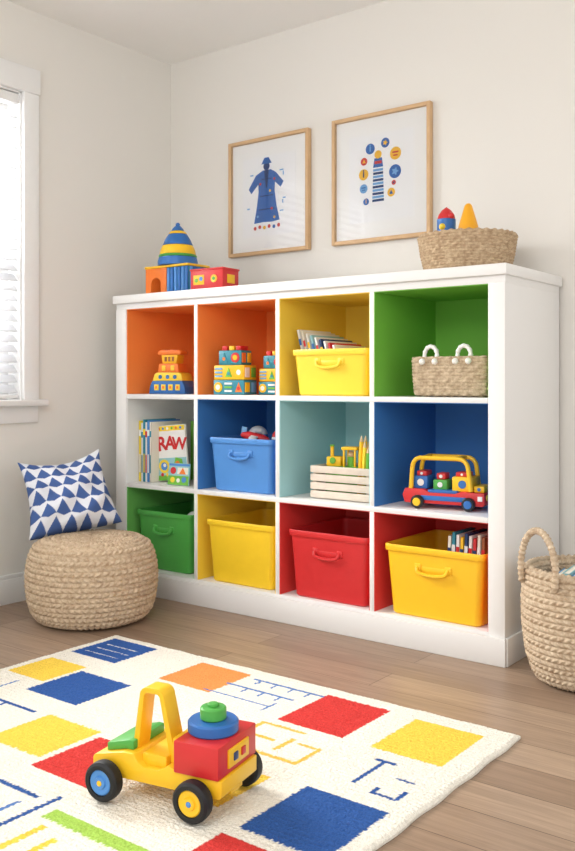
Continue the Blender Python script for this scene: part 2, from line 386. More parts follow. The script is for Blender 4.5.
for i in range(9):
    xx=-2.012+i*.0185
    book(.010,.215,.243-.008*i,cols[i],(xx,2.885,.868),(0,-math.radians(15),0),f'thin {cols[i]} picture book leaning in yellow bin'.replace('sky','pale blue'),band=['blue','red','amber'][i%3],group='picture books in the yellow bin',
      deco=(lambda b,px,Dp,H:(b.box((px,0,H*.82),(.001,Dp*.8,.02),LN['blue']),b.box((px,-.03,H*.62),(.001,.1,.05),LN['red']))) if i in (4,8) else None)
for i in range(9):
    book(.012,.15,.262+.007*((i*2)%3),['cream','teal','white','amber','navy','white','red','cream','brown'][i],(-1.445+i*.0155,2.86,.118),(0,math.radians(2),0),'thin upright picture book in golden yellow bin',band=['navy','white','red'][i%3],group='picture books in the lower bin')
def ball(x,y,z,r,c1,c2,label):
    e=thing('toy_ball',label,'ball',(x,y,z-r)); b=B(); b.sph((0,0,r),r,PL[c1],seg=28); b.lathe([(r*math.cos(a),r+r*math.sin(a)) for a in (-.18,-.09,0,.09,.18)],PL[c2],Matrix.Diagonal((1.012,1.012,1,1)),28); b.obj('ball_shell',e)
ball(-2.395,2.93,.68,.042,'white','binblue','white toy ball with blue band in blue bin')
ball(-2.245,2.90,.675,.042,'red','white','red toy ball with white band in blue bin')
e=thing('toy_airplane','red and white toy airplane lying in blue bin','toy plane',(-2.32,2.815,.665),(.15,.2,.5))
b=B(); b.lathe([(0,-.06),(.010,-.055),(.018,-.03),(.018,.03),(.010,.055),(0,.06)],PL['red'],T(0,0,.018,0,pi/2,0)); b.obj('fuselage',e)
b=B(); b.box((0,0,.024),(.03,.12,.006),PL['white'],.002); b.obj('wing',e)
b=B(); b.box((-.048,0,.035),(.022,.006,.032),PL['lightblue'],.002); b.obj('tail_fin',e)
ball(-2.66,2.83,.315,.040,'white','lightgrey','white toy ball inside green bin')
# ------------------------------------------------------------------ weaving
def resample(prof,n):
    P=np.array(prof,float); d=np.r_[0,np.cumsum(np.hypot(*np.diff(P,axis=0).T))]; s=np.linspace(0,d[-1],n)
    return np.c_[np.interp(s,d,P[:,0]),np.interp(s,d,P[:,1])],d[-1]
def woven(name,parent,prof,rowh,strands,amp,m,sx=1,sy=1,ex=2.0,style='weave',loc=(0,0,0),rs=7,ts=6,label=None):
    _,Lh=resample(prof,10); rows=max(1,round(Lh/rowh)); ns=rows*rs+1; P,_=resample(prof,ns); nt_=strands*ts
    dp=np.gradient(P,axis=0); nl=np.hypot(dp[:,0],dp[:,1])+1e-9; N=np.c_[dp[:,1]/nl,-dp[:,0]/nl]
    s=np.linspace(0,rows,ns); row=np.floor(np.minimum(s,rows-1e-6)); fs=s-row
    th=np.linspace(0,2*pi,nt_,endpoint=False); k=th*strands/(2*pi)
    FS,K=np.meshgrid(fs,k,indexing='ij'); R=np.meshgrid(row,k,indexing='ij')[0]
    prof_=np.abs(np.sin(pi*FS))**.6
    if style=='weave': bump=prof_*(.5+.5*np.cos(pi*(K+R)))
    elif style=='rows': bump=prof_*(.68+.32*np.cos(2*pi*(K+(FS-.5)*.8*np.where(R%2==0,1,-1))))
    else: bump=prof_*(.55+.45*np.cos(2*pi*(K+(FS-.5)*.9*np.where(R%2==0,1,-1))))
    bump=amp*(bump)+amp*.15*np.random.rand(*bump.shape)*prof_
    rad=P[:,0][:,None]+bump*N[:,0][:,None]*np.minimum(1,P[:,0]/(.04))[:,None]; Z=P[:,1][:,None]+bump*N[:,1][:,None]
    c,s_=np.cos(th),np.sin(th)
    q=(np.abs(c)**ex+np.abs(s_)**ex)**(-1/ex) if ex>2 else np.ones_like(c)
    X=rad*(c*q)[None,:]*sx; Y=rad*(s_*q)[None,:]*sy; V=np.stack([X,Y,np.broadcast_to(Z,X.shape)],-1).reshape(-1,3)
    i,j=np.meshgrid(np.arange(ns-1),np.arange(nt_),indexing='ij'); j2=(j+1)%nt_
    F=np.stack([i*nt_+j,i*nt_+j2,(i+1)*nt_+j2,(i+1)*nt_+j],-1).reshape(-1,4)
    zmin=V[:,2].min(); V=V.copy(); V[:,2]-=zmin
    me=bpy.data.meshes.new(name); me.from_pydata(V.tolist(),[],F.tolist()); me.materials.append(m)
    me.polygons.foreach_set('use_smooth',[True]*len(F)); me.update()
    o=bpy.data.objects.new(name,me); scene.collection.objects.link(o); o.parent=parent; o.location=loc
    if label: o['label']=label
    return o
SEA=fibremat('woven_seagrass',(182,156,128),(222,202,174))
JUTE=fibremat('woven_beige_jute',(178,154,128),(216,198,172))
WHT=fibremat('tan_wicker',(158,136,110),(204,184,156))
e=thing('woven_pouf','round natural woven seagrass pouf beside the shelf','pouf',(-2.700,2.303,.001))
prof=[(.004,0.006),(.175,.004),(.205,.014),(.222,.04),(.234,.08),(.240,.13),(.241,.17),(.237,.21),(.228,.25),(.212,.278),(.185,.294),(.14,.302),(.07,.306),(.004,.307)]
woven('pouf_cover',e,prof,.0185,62,.0095,SEA,style='rows',rs=9,ts=8)
BX,BY=-.950,2.728
e=thing('rope_basket','tall beige woven rope basket with loop handles beside shelf','basket',(BX,BY,.001))
prof=[(.004,.006),(.13,.004),(.15,.015),(.172,.08),(.182,.16),(.184,.24),(.178,.31),(.179,.330),(.168,.336),(.160,.32),(.164,.24),(.160,.12),(.14,.03),(.004,.026)]
woven('basket_body',e,prof,.0170,54,.0085,JUTE,style='rows',rs=9,ts=8)
for ang in (math.radians(240),math.radians(60)):
    b=B(); pts=[]
    cxh,cyh=.178*math.cos(ang),.178*math.sin(ang); tx,ty=-math.sin(ang),math.cos(ang)
    for i in range(97):
        a=pi*(-.14+1.28*i/96); pts.append((cxh+tx*.080*math.cos(a),cyh+ty*.080*math.cos(a),.345+.118*max(-.35,math.sin(a))))
    rad=[.0098+.0018*math.sin(i*1.9) for i in range(97)]
    b.tube(pts,rad,JUTE,seg=12); b.obj('handle',e)
for i,(cc,dx,dy,hh) in enumerate([('lightblue',-.070,-.01,.275),('sky',-.042,-.005,.288),('lightblue',-.014,.0,.282),('binblue',.014,.0,.284),('lightblue',.046,.0,.275)]):
    book(.022,.15,hh,cc,(BX+dx,BY+dy,.045),(0,0,.12),f'{cc} book standing in the rope basket'.replace('lightblue','light blue').replace('binblue','blue').replace('sky','pale blue'),group='books in the rope basket')
e=thing('wicker_basket','rectangular tan grey wicker basket with small white handles','basket',(-1.428,2.865,.853))
prof=[(.004,.006),(.118,.005),(.129,.010),(.133,.07),(.135,.128),(.134,.134),(.126,.135),(.122,.126),(.118,.02),(.004,.016)]
woven('basket_body',e,prof,.0115,54,.0042,WHT,sx=1.05,sy=.80,ex=20,style='weave')
for hx in (-.073,.052):
    b=B(); hy=-.098
    pts=[(hx+.024*math.cos(a),hy+.006,.142+.030*max(0,math.sin(a))) for a in [pi*i/16 for i in range(17)]]
    pts=[(pts[0][0],hy,.11)]+pts+[(pts[-1][0],hy,.11)]
    b.tube(pts,[.0074+.0012*math.sin(i*2.2) for i in range(19)],PL['white'],seg=10); b.sph((hx-.024,hy-.012,.120),.011,PL['white']); b.sph((hx+.024,hy-.012,.120),.011,PL['white']); b.obj('handle',e,label='bunched white rope loop handle')
e=thing('wicker_bowl_basket','round low wicker basket on top of the shelf','basket',(-1.452,2.95,1.281))
prof=[(.004,.006),(.13,.005),(.148,.014),(.162,.07),(.170,.125),(.173,.136),(.163,.140),(.158,.125),(.15,.07),(.135,.025),(.004,.018)]
woven('basket_body',e,prof,.0105,70,.0046,fibremat('brown_wicker',(164,136,106),(206,182,150)),style='weave')
e=thing('toy_cone','golden orange toy cone standing in wicker basket','toy',(-1.423,2.90,1.400))
b=B(); b.lathe([(0,0),(.040,0),(.042,.006),(.033,.05),(.013,.118),(.007,.125),(0,.127)],mat('toy_golden_orange',(243,172,36),.38,.03)); b.obj('cone_body',e)
e=thing('toy_rocket','red and blue toy rocket in wicker basket','toy',(-1.508,2.90,1.39))
b=B(); b.cyl((0,0,.045),.033,.09,PL['blue']); b.obj('rocket_body',e)
b=B(); b.lathe([(0,.09),(.032,.09),(.028,.105),(.016,.122),(0,.134)],PL['red']); b.sph((.024,-.012,.098),.012,PL['red']); b.obj('nose_cone',e)
b=B(); b.sph((0,-.03,.06),.012,PL['yellow']); b.obj('porthole',e)
# ------------------------------------------------------------------ cushion
def cushion():
    e=thing('throw_cushion','soft blue and white triangle patterned cushion on the pouf','cushion',(-2.86,2.36,.49))
    n=180; w,h,t=.345,.335,.090
    me=bpy.data.meshes.new('cushion_cover'); vs=[];fs=[];cols=[]
    blue=lin((72,98,154)); wh=lin((226,229,236))
    for side in (1,-1):
        for j in range(n+1):
            for i in range(n+1):
                u=-1+2*i/n; v=-1+2*j/n
                k=max(0,(1-u*u)*(1-v*v))
                px=u*w/2*(1-.12*(1-v*v))*(1+.05*(-v)); py=v*h/2*(1-(.22 if v>0 else .02)*(1-u*u))
                crease=.022*noise.noise(Vector((u*1.8+v*1.2,v*1.7-u,side*3)))*min(1,k*3)
                crease+=.009*math.sin((u-v)*6+2.5*v*v)*min(1,k*2)*(1 if side>0 else .2)
                bulge=t*k**.42*(1+.28*(-v))
                bend=-.040*(v+1)**2*.25+.02*u*u*(v+1)*.5
                zz=side*(bulge+crease)+bend
                vs.append((px,py,zz))
                uu=u+.06*math.sin(v*3.0); vv=v+.06*math.sin(u*2.6)
                R=5.6; a=(vv+1)/2*R+.3; ro=math.floor(a); fa=a-ro; q=((uu+1)/2*5.8+ .5*(ro%2))%1
                # triangle with a small point below: reads as a kite diamond
                tri=abs(q-.5)*2 < (1.0-(fa-.18)/.82 if fa>.18 else fa/.18)*1.0
                cols.append(blue if tri else wh)
    N=(n+1)**2
    for sidx in (0,1):
        for j in range(n):
            for i in range(n):
                a=sidx*N+j*(n+1)+i; f=[a,a+1,a+n+2,a+n+1]; fs.append(f if sidx==0 else f[::-1])
    me.from_pydata(vs,[],fs); ca=me.color_attributes.new('Col','FLOAT_COLOR','POINT')
    ca.data.foreach_set('color',np.array(cols,dtype=np.float32).ravel())
    bm=bmesh.new(); bm.from_mesh(me); bmesh.ops.remove_doubles(bm,verts=bm.verts,dist=1e-5); bm.to_mesh(me); bm.free()
    me.polygons.foreach_set('use_smooth',[True]*len(me.polygons)); me.materials.append(attrmat('cushion_fabric',.9,.2,600,.05))
    o=bpy.data.objects.new('cushion_cover',me); scene.collection.objects.link(o); o.parent=e
    return e
cu=cushion()
nrm=Vector((.78,-.52,.50)).normalized(); up=Vector((0,0,1)); up=(up-nrm*up.dot(nrm)).normalized(); rt=up.cross(nrm)
Rm=Matrix((rt,up,nrm)).transposed()@Matrix.Rotation(math.radians(9),3,'Z')
cu.rotation_euler=Rm.to_euler(); cu.location=(-2.876,2.328,.470)
# ------------------------------------------------------------------ rug
def rug():
    rx0,rx1,ry0,ry1=-2.425,-.925,.1,2.18
    nx,ny=400,555
    cream=lin((234,229,217)); rc=dict(c=cream,y=lin((238,202,80)),b=lin((50,88,152)),r=lin((206,62,58)),o=lin((240,150,84)),g=lin((164,200,90)),s=lin((84,124,184)),k=lin((44,62,110)),l=lin((236,184,84)))
    S=[(-2.39,1.70,-2.215,1.87,'y'),(-2.39,1.95,-2.18,2.14,'b'),(-1.965,1.93,-1.76,2.125,'o'),(-2.20,1.63,-1.98,1.835,'b'),
       (-1.475,1.885,-1.27,2.12,'r'),(-1.185,1.88,-.99,2.11,'y'),(-1.98,1.35,-1.775,1.545,'y'),(-1.755,1.31,-1.55,1.52,'r'),
       (-1.18,1.38,-.97,1.615,'b'),(-1.19,1.13,-.99,1.345,'r'),(-1.53,1.17,-1.2,1.21,'g'),(-1.42,1.42,-1.27,1.60,'y'),
       (-1.53,.70,-1.32,.92,'b'),(-1.19,.62,-.98,.84,'y'),(-1.98,.75,-1.775,.95,'o'),(-2.39,1.0,-2.2,1.2,'g'),(-2.39,.4,-2.2,.62,'r'),(-1.6,.2,-1.4,.4,'g'),(-1.19,.2,-.98,.4,'r'),(-2.0,.25,-1.8,.45,'b')]
    for k in range(3): S.append((-2.36,1.985+k*.045,-2.21,1.991+k*.045,'c'))
    def ln(x0,y0,x1,y1,c,wd=.010): S.append((min(x0,x1)-wd/2,min(y0,y1)-wd/2,max(x0,x1)+wd/2,max(y0,y1)+wd/2,c))
    # thin parallel strokes with ticks
    ln(-1.73,2.10,-1.48,2.10,'s',.0075); ln(-1.77,2.025,-1.53,2.025,'s',.0075); ln(-1.79,1.945,-1.56,1.945,'s',.0075)
    for k in range(4): ln(-1.70+k*.06,2.070,-1.70+k*.06,2.10,'s',.0075)
    for k in range(3): ln(-1.69+k*.06,1.995,-1.69+k*.06,2.025,'s',.0075)
    ln(-1.55,1.91,-1.55,1.975,'s',.0075)
    ln(-1.49,1.85,-1.36,1.85,'l',.013); ln(-1.49,1.77,-1.49,1.85,'l',.013); ln(-1.49,1.77,-1.40,1.77,'l',.013)
    ln(-1.33,1.79,-1.27,1.79,'l',.013); ln(-1.27,1.69,-1.27,1.79,'l',.013); ln(-1.42,1.69,-1.27,1.69,'l',.013); ln(-1.36,1.73,-1.36,1.80,'l',.013)
    # navy T and J, separate marks
    ln(-1.110,1.695,-1.110,1.825,'b',.011); ln(-1.130,1.828,-1.085,1.828,'b',.011)
    ln(-1.050,1.672,-.990,1.672,'b',.011); ln(-.990,1.672,-.990,1.715,'b',.011); ln(-1.050,1.672,-1.050,1.695,'b',.011)
    ln(-1.040,1.765,-1.000,1.765,'b',.010)
    ln(-2.20,1.53,-2.03,1.53,'b',.011); ln(-2.15,1.46,-2.15,1.53,'b',.011); ln(-2.28,1.56,-2.28,1.66,'s',.009)
    ln(-1.76,1.22,-1.61,1.22,'b',.013); ln(-1.565,1.09,-1.565,1.245,'b',.013); ln(-1.62,1.05,-1.62,1.18,'s',.010)
    ln(-1.49,1.04,-1.49,1.14,'y',.018); ln(-1.55,1.0,-1.43,1.0,'y',.018); ln(-1.43,1.0,-1.43,1.12,'y',.018)
    ln(-1.86,.55,-1.7,.55,'s',.012); ln(-1.4,.5,-1.25,.5,'k',.012)
    xs=np.linspace(rx0,rx1,nx); ys=np.linspace(ry0,ry1,ny); X,Y=np.meshgrid(xs,ys,indexing='ij')
    JX=X+(np.random.rand(nx,ny)-.5)*.002; JY=Y+(np.random.rand(nx,ny)-.5)*.002
    col=np.tile(np.array(cream,dtype=np.float32),(nx,ny,1))
    for (a,c_,d_,e_,k) in S:
        M=(JX>=a)&(JX<=d_)&(JY>=c_)&(JY<=e_); col[M]=rc[k]
    fac=(1+.11*(np.random.rand(nx,ny)-.5)); col[...,:3]*=fac[...,None]
    Z=.0118+.0022*np.random.rand(nx,ny)+.0007*np.sin(2*pi*Y/.015)
    ed=np.minimum.reduce([X-rx0,rx1-X,Y-ry0,ry1-Y]); Z*=np.clip(.25+ed/.012,0,1)**.5
    ox,oy=(rx0+rx1)/2,(ry0+ry1)/2
    wob=.002*np.sin(Y*37)+.0015*np.sin(X*53); Xw=X-ox+wob*(ed<.01); Yw=Y-oy+.002*np.sin(X*41)*(ed<.01)
    V=np.stack([Xw,Yw,Z],-1).reshape(-1,3).tolist()
    i,j=np.meshgrid(np.arange(nx-1),np.arange(ny-1),indexing='ij')
    F=np.stack([i*ny+j,(i+1)*ny+j,(i+1)*ny+j+1,i*ny+j+1],-1).reshape(-1,4).tolist()
    ring=[i*ny for i in range(nx)]+[(nx-1)*ny+j for j in range(1,ny)]+[i*ny+ny-1 for i in range(nx-2,-1,-1)]+[j for j in range(ny-2,0,-1)]
    cols=col.reshape(-1,4).tolist(); st=len(V)
    for r in ring: V.append([V[r][0],V[r][1],0.0005]); cols.append(list(cream))
    n=len(ring)
    for a in range(n): bq=(a+1)%n; F.append([ring[bq],ring[a],st+a,st+bq])
    F.append([st+a for a in range(n)][::-1])
    me=bpy.data.meshes.new('area_rug'); me.from_pydata(V,[],F)
    ca=me.color_attributes.new('Col','FLOAT_COLOR','POINT'); ca.data.foreach_set('color',np.array(cols,dtype=np.float32).ravel())
    me.materials.append(attrmat('rug_wool',.95,.6,420,.11,vor=True)); me.update()
    o=bpy.data.objects.new('area_rug',me); scene.collection.objects.link(o); o.location=(ox,oy,.0005)
    o['label']='cream wool rug with coloured blocks and line marks on floor'; o['category']='rug'
rug()
# ------------------------------------------------------------------ toy truck on rug
def FXZ(y0): return Matrix.Translation((0,y0,0))@Matrix.Rotation(pi/2,4,'X')
e=thing('toy_truck','yellow wooden toy truck with red cargo box on rug','toy truck',(-1.366,1.413,.0165),(0,0,math.radians(11.5)))
Yw=PL['amber']
def arc_pts(cx_,cz_,r,a0,a1,n=6): return [(cx_+r*math.cos(math.radians(a0+(a1-a0)*i/n)),cz_+r*math.sin(math.radians(a0+(a1-a0)*i/n))) for i in range(n+1)]
b=B(); b.prism([(-.172,.044),(.136,.044),(.142,.050),(.142,.082),(.030,.086),(.014,.092),(.004,.084),(-.012,.076),(-.045,.076),(-.060,.084),(-.072,.100),(-.100,.100),(-.172,.084),(-.178,.078),(-.178,.050)],.152,Yw,FXZ(.076),.0022)
b.box((.0,0,.050),(.27,.05,.03),Yw,.002)
b.obj('chassis',e)
b=B(); b.prism([(-.152,.089),(-.104,.1005),(-.084,.101),(-.084,.119),(-.096,.120),(-.152,.106)],.118,PL['dgreen'],FXZ(.059),.0012); b.obj('hood',e,label='small flat green panel')
outer=[(-.100,.076)]+arc_pts(-.060,.214,.019,172,90)+arc_pts(-.036,.214,.019,90,12)+[(.016,.076)]
inner=[(.002,.076)]+arc_pts(-.037,.212,.009,12,90)+arc_pts(-.059,.212,.009,90,172)+[(-.085,.076)]
b=B(); b.prism(outer+inner,.044,Yw,FXZ(.022-.022),.002)
b.obj('cab_arch',e)
b=B(); b.box((-.030,0,.088),(.060,.12,.026),Yw,.003); b.box((.014,0.01,.112),(.016,.12,.056),Yw,.003,(0,.12,0)); b.obj('seat',e)
b=B(); b.box((.084,0,.116),(.106,.162,.066),PL['red'],.0025); b.obj('cargo_box',e,label='red cargo box')
b=B(); b.box((.138,0,.114),(.006,.085,.038),Yw,.0015); b.box((.142,-.016,.114),(.004,.016,.016),PL['navy'],.001); b.box((.142,.016,.114),(.004,.016,.016),PL['red'],.001); b.obj('tail_panel',e,label='yellow tail panel')
b=B(); b.cyl((.078,0,.162),.054,.026,PL['blue'],bev=.004,seg=44); b.obj('stacking_disc',e,label='blue round stacking disc')
b=B(); b.cyl((.078,0,.188),.028,.026,PL['dgreen'],bev=.003,seg=36); b.cyl((.078,0,.204),.012,.008,PL['dgreen'],bev=.002); b.obj('stacking_knob',e,label='green cylinder knob')
for wx,wy,hub in ((-.132,-.098,'binblue'),(.088,-.098,'amber'),(-.132,.098,'binblue'),(.098,.098,'amber')):
    s=-1 if wy<0 else 1
    wh=bpy.data.objects.new('wheel',None); scene.collection.objects.link(wh); wh.parent=e; wh.location=(wx,wy,.042); wh['label']='black toy wheel with coloured hub'
    Mr=Matrix.Rotation(-s*pi/2,4,'X')
    b=B(); b.lathe([(.024,-.016),(.036,-.016),(.041,-.011),(.042,-.004),(.042,.004),(.041,.011),(.036,.016),(.028,.016),(.026,.011),(.024,.011)],RUBBER,Mr,40); b.obj('tyre',wh)
    b=B(); b.lathe([(0,-.014),(.026,-.014),(.027,.012),(.024,.014),(.014,.012),(.012,.016),(0,.017)],PL[hub],Mr,32); b.cyl((0,s*.016,0),.006,.006,PL['amber' if hub=='binblue' else 'binblue'],(pi/2,0,0)); b.obj('hub',wh)
for ax in (-.132,.093):
    b=B(); b.cyl((ax,0,.042),.006,.18,PL['wood'],(pi/2,0,0)); b.obj('axle',e)
# ------------------------------------------------------------------ toys in compartments
e=thing('toy_playhouse','stepped blue yellow and orange toy playhouse','toy',(-2.790,2.83,.853),(0,0,math.radians(14)))
b=B(); b.prism([(-.090,0),(.090,0),(.086,.030),(.074,.056),(-.074,.056),(-.086,.030)],.10,PL['blue'],FXZ(.05),.002)
for k in range(4): b.box((-.052+k*.035,-.05,.028),(.022,.006,.026),PL['yellow'],.002); b.box((-.052+k*.035,-.0535,.028),(.010,.002,.012),PL['orange'],.0005)
b.obj('house_base',e)
b=B(); b.prism([(-.074,.0565),(.074,.0565),(.066,.085),(.052,.092),(-.052,.092),(-.066,.085)],.09,PL['yellow'],FXZ(.045),.002)
for k in (-.036,0,.036): b.cyl((k,-.046,.073),.009,.004,PL['blue'],(pi/2,0,0))
b.obj('house_storey',e)
b=B(); b.prism([(-.052,.0925),(.052,.0925),(.046,.130),(-.046,.130)],.08,PL['orange'],FXZ(.04),.002)
for k in (-.022,.022): b.box((k,-.041,.111),(.018,.004,.022),PL['yellow'],.002)
b.obj('house_upper',e)
b=B(); b.prism([(-.034,.1305),(.034,.1305),(.040,.168),(-.040,.168)],.06,PL['amber'],FXZ(.03),.002)
for k in (-.018,.0,.018): b.box((k,-.031,.15),(.010,.004,.020),PL['brown'],.001)
b.obj('house_turret',e)
b=B(); b.prism([(-.055,.1685),(.055,.1685),(.058,.180),(.046,.190),(.030,.186),(.012,.192),(-.012,.186),(-.030,.192),(-.046,.188),(-.058,.180)],.064,PL['orange'],FXZ(.032),.0015); b.obj('house_roof',e)
def tower(x,y,rz,s,label):
    e=thing('block_tower',label,'toy',(x,y,.853),(0,0,rz),'patterned block towers')
    pal=['teal','amber','red','white','lightblue','orange','green']
    dims=[(.152,.105,'teal'),(.150,.10,'amber'),(.112,.085,'teal')]
    z=0
    for r,(w_,d_,bc) in enumerate(dims):
        h=.062*s; b=B(); b.box((0,0,z+h/2),(w_*s,d_*s,h-.001),PL[bc],.004)
        n=3 if r<2 else 2
        for k in range(n):
            bx=-w_*s/2+(k+.5)*w_*s/n; cw_=w_*s/n
            c1=PL[pal[(k*2+r*3+1)%7]]; c2=PL[pal[(k*3+r+3)%7]]
            md=(k+r)%3
            if md==0: b.cyl((bx,-d_*s/2-.001,z+h/2),h*.34,.004,c1,(pi/2,0,0),.0005,18); b.cyl((bx,-d_*s/2-.003,z+h/2),h*.18,.003,c2,(pi/2,0,0),.0005,14)
            elif md==1:
                for q in range(3): b.box((bx,-d_*s/2-.001,z+h*(.25+.25*q)),(cw_*.72,.004,h*.13),c1 if q%2==0 else c2)
            else: b.prism([(-cw_*.34,-h*.32),(cw_*.34,-h*.32),(0,h*.34)],.003,c1,Matrix.Translation((bx,-d_*s/2+.001,z+h/2))@Matrix.Rotation(pi/2,4,'X')); b.cyl((bx,-d_*s/2-.002,z+h*.42),h*.12,.003,c2,(pi/2,0,0),.0005,12)
        for k in range(2):
            by=-d_*s/2+(k+.5)*d_*s/2
            b.box((w_*s/2,by,z+h/2),(.004,d_*s/2*.7,h*.66),PL[pal[(k*3+r*2+1)%7]],.001)
        b.obj('block_layer',e); z+=h
    b=B()
    for k in (-1,0,1): b.box((k*.034*s,0,z+.009),(.024*s,.06*s,.018),PL[['red','amber','red'][k+1]],.002)
    b.obj('battlement',e)
tower(-2.408,2.80,math.radians(8),.96,'colourful patterned toy block tower in orange compartment')
tower(-2.235,2.86,math.radians(4),.84,'smaller colourful toy block tower near divider')
# crate
e=thing('wooden_crate','whitewashed slatted wooden crate holding toys','crate',(-1.872,2.86,.468))
CR=mat('whitewashed_wood',(218,204,188),.8,.14,30,.3,80)
b=B()
for k in range(4):
    z=.017+k*.031
    b.box((0,-.095,z),(.262,.008,.026),CR,.0015); b.box((0,.095,z),(.262,.008,.026),CR,.0015)
    b.box((-.127,0,z),(.008,.182,.026),CR,.0015); b.box((.127,0,z),(.008,.182,.026),CR,.0015)
b.obj('slat_walls',e)
b=B(); b.box((0,0,.005),(.246,.18,.008),CR,.001); b.obj('crate_bottom',e)
for sx_ in (-.117,.117):
    for sy_ in (-.085,.085): b=B(); b.box((sx_,sy_,.062),(.012,.012,.112),CR,.001); b.obj('corner_post',e)
for i in range(6):
    cc=['amber','yellow','green','amber','orange','yellow'][i]
    e2=thing('coloured_pencil',f'{cc} jumbo pencil standing in the crate'.replace('amber','golden'),'pencil',(-1.812+.018*(i%3)+.004*(i//3),2.80+.034*(i//3),.48),(.02*(i-2),.03,0),'pencils in the crate')
    b=B(); L=.205-.02*(i%3); b.cyl((0,0,L/2),.0082,L,PL[cc],seg=6); b.obj('pencil_shaft',e2)
    b=B(); b.lathe([(.0082,L),(.002,L+.020),(0,L+.022)],PL['wood'],None,6); b.obj('pencil_tip',e2)
e2=thing('toy_tractor','yellow and green toy tractor standing in the crate','toy',(-1.900,2.835,.478),(0,0,math.radians(12)))
b=B(); b.box((0,0,.055),(.13,.06,.11),PL['green'],.004); b.box((-.032,0,.128),(.058,.055,.036),PL['amber'],.004); b.cyl((-.035,-.029,.132),.012,.006,PL['green'],(pi/2,0,0)); b.obj('tractor_body',e2,label='green tractor body with yellow bonnet')
b=B()
for px_ in (.008,.052):
    for py_ in (-.022,.022): b.box((px_,py_,.142),(.007,.007,.066),PL['amber'],.001)
b.box((.030,0,.178),(.062,.058,.012),PL['amber'],.003); b.obj('tractor_cab',e2,label='yellow open cab')
b=B(); b.cyl((-.048,0,.162),.007,.045,PL['amber']); b.cyl((-.048,0,.186),.010,.006,PL['green']); b.obj('exhaust_pipe',e2)
b=B(); b.cyl((.030,0,.128),.015,.036,PL['green']); b.sph((.030,0,.154),.013,PL['wood']); b.obj('driver_peg',e2)
# toy cart on shelf
e=thing('toy_cart','open yellow framed toy car with red and blue body','toy truck',(-1.465,2.835,.468),(0,0,math.radians(9)))
b=B(); b.prism([(-.140,.018),(.138,.018),(.144,.030),(.142,.062),(.06,.064),(.04,.056),(-.05,.056),(-.07,.066),(-.138,.068),(-.148,.046)],.12,PL['red'],FXZ(.06),.003); b.box((-.005,0,.060),(.105,.11,.012),PL['blue'],.002)
b.box((0,-.0612,.038),(.16,.003,.016),PL['blue'],.001); b.box((.128,-.0612,.044),(.016,.003,.016),PL['white'],.001); b.cyl((.144,-.032,.046),.010,.006,PL['yellow'],(0,pi/2,0)); b.cyl((.144,.032,.046),.010,.006,PL['yellow'],(0,pi/2,0)); b.obj('cart_base',e,label='red body with blue side strip')
b=B()
for yy in (-.048,.048):
    b.tube([(-.120,yy,.066),(-.116,yy,.130)]+[(-.084-.030*math.cos(a),yy,.142+.032*math.sin(a)) for a in (0.2,.6,1.0,1.4)]+[(.040,yy,.174)]+[(.050+.034*math.sin(a),yy,.140+.034*math.cos(a)) for a in (.3,.7,1.1,1.5)]+[(.094,yy,.066)],.0078,PL['amber'],seg=10)
for xx in (-.080,.045): b.tube([(xx,-.048,.174),(xx,.048,.174)],.007,PL['amber'],seg=8)
b.obj('canopy_frame',e,label='rounded yellow open frame')
for (bx,by,bz,sx_,sy_,sz_,cc) in ((-.088,0,.088,.050,.08,.044,'blue'),(-.088,0,.118,.036,.06,.018,'red'),(-.020,0,.082,.050,.07,.034,'dgreen'),(-.020,0,.110,.032,.05,.022,'red'),(.062,0,.088,.072,.09,.050,'amber'),(.056,0,.120,.044,.06,.016,'red'),(.120,0,.074,.036,.09,.022,'amber')):
    b=B(); b.box((bx,by,bz),(sx_,sy_,sz_),PL[cc],.004); b.cyl((bx,by-sy_/2,bz),min(sx_,sz_)*.28,.003,PL['white' if cc!='amber' else 'blue'],(pi/2,0,0),.0003,14); b.obj('cargo_block',e,label=cc.replace('dgreen','green').replace('amber','yellow')+' toy block')
for wx in (-.09,.090):
    for wy in (-.066,.066):
        b=B(); b.cyl((wx,wy,.024),.023,.020,PL['black'],(pi/2,0,0),.004); b.cyl((wx,wy*1.14,.024),.014,.008,PL['amber' if wx<0 else 'blue'],(pi/2,0,0)); b.obj('wheel',e)
# ------------------------------------------------------------------ top of shelf
e=thing('toy_box','orange arched and blue ribbed toy blocks joined together','toy box',(-2.785,2.85,1.281))
b=B()
arc=[(.030*math.cos(pi*i/10),.045+.030*math.sin(pi*i/10)) for i in range(11)]
b.prism([(-.128,0),(-.095,0),(-.095,.045)]+[(-.065+x_,z_) for x_,z_ in arc[::-1][1:-1]]+[(-.035,.045),(-.035,0),(-.001,0),(-.001,.116),(-.128,.116)],.13,PL['orange'],FXZ(.065),.002)
b.box((-.065,.02,.04),(.062,.05,.07),PL['brown'],.002)
b.obj('orange_compartment',e,label='orange block with arched opening')
b=B(); b.box((.065,0,.058),(.124,.124,.114),PL['teal'],.003)
for k in range(6): b.cyl((.012+k*.0212,-.062,.058),.0085,.112,PL['blue' if k%2 else 'binblue'],seg=12)
for k in range(5): b.cyl((.127,-.045+k*.0225,.058),.0085,.112,PL['blue' if k%2 else 'binblue'],seg=12)
b.obj('teal_compartment',e,label='blue vertically ribbed block')
b=B(); b.box((0,0,.121),(.262,.138,.010),PL['amber'],.002); b.obj('lid',e,label='yellow lid')
e=thing('stacking_cone','smooth cone toy with wide blue yellow and green bands','stacking toy',(-2.780,2.85,1.4085))
z=0
rings=[('blue',.086,.082,.036),('dgreen',.082,.079,.012),('amber',.079,.066,.040),('blue',.066,.040,.050),('amber',.040,.028,.014),('blue',.028,.012,.022)]
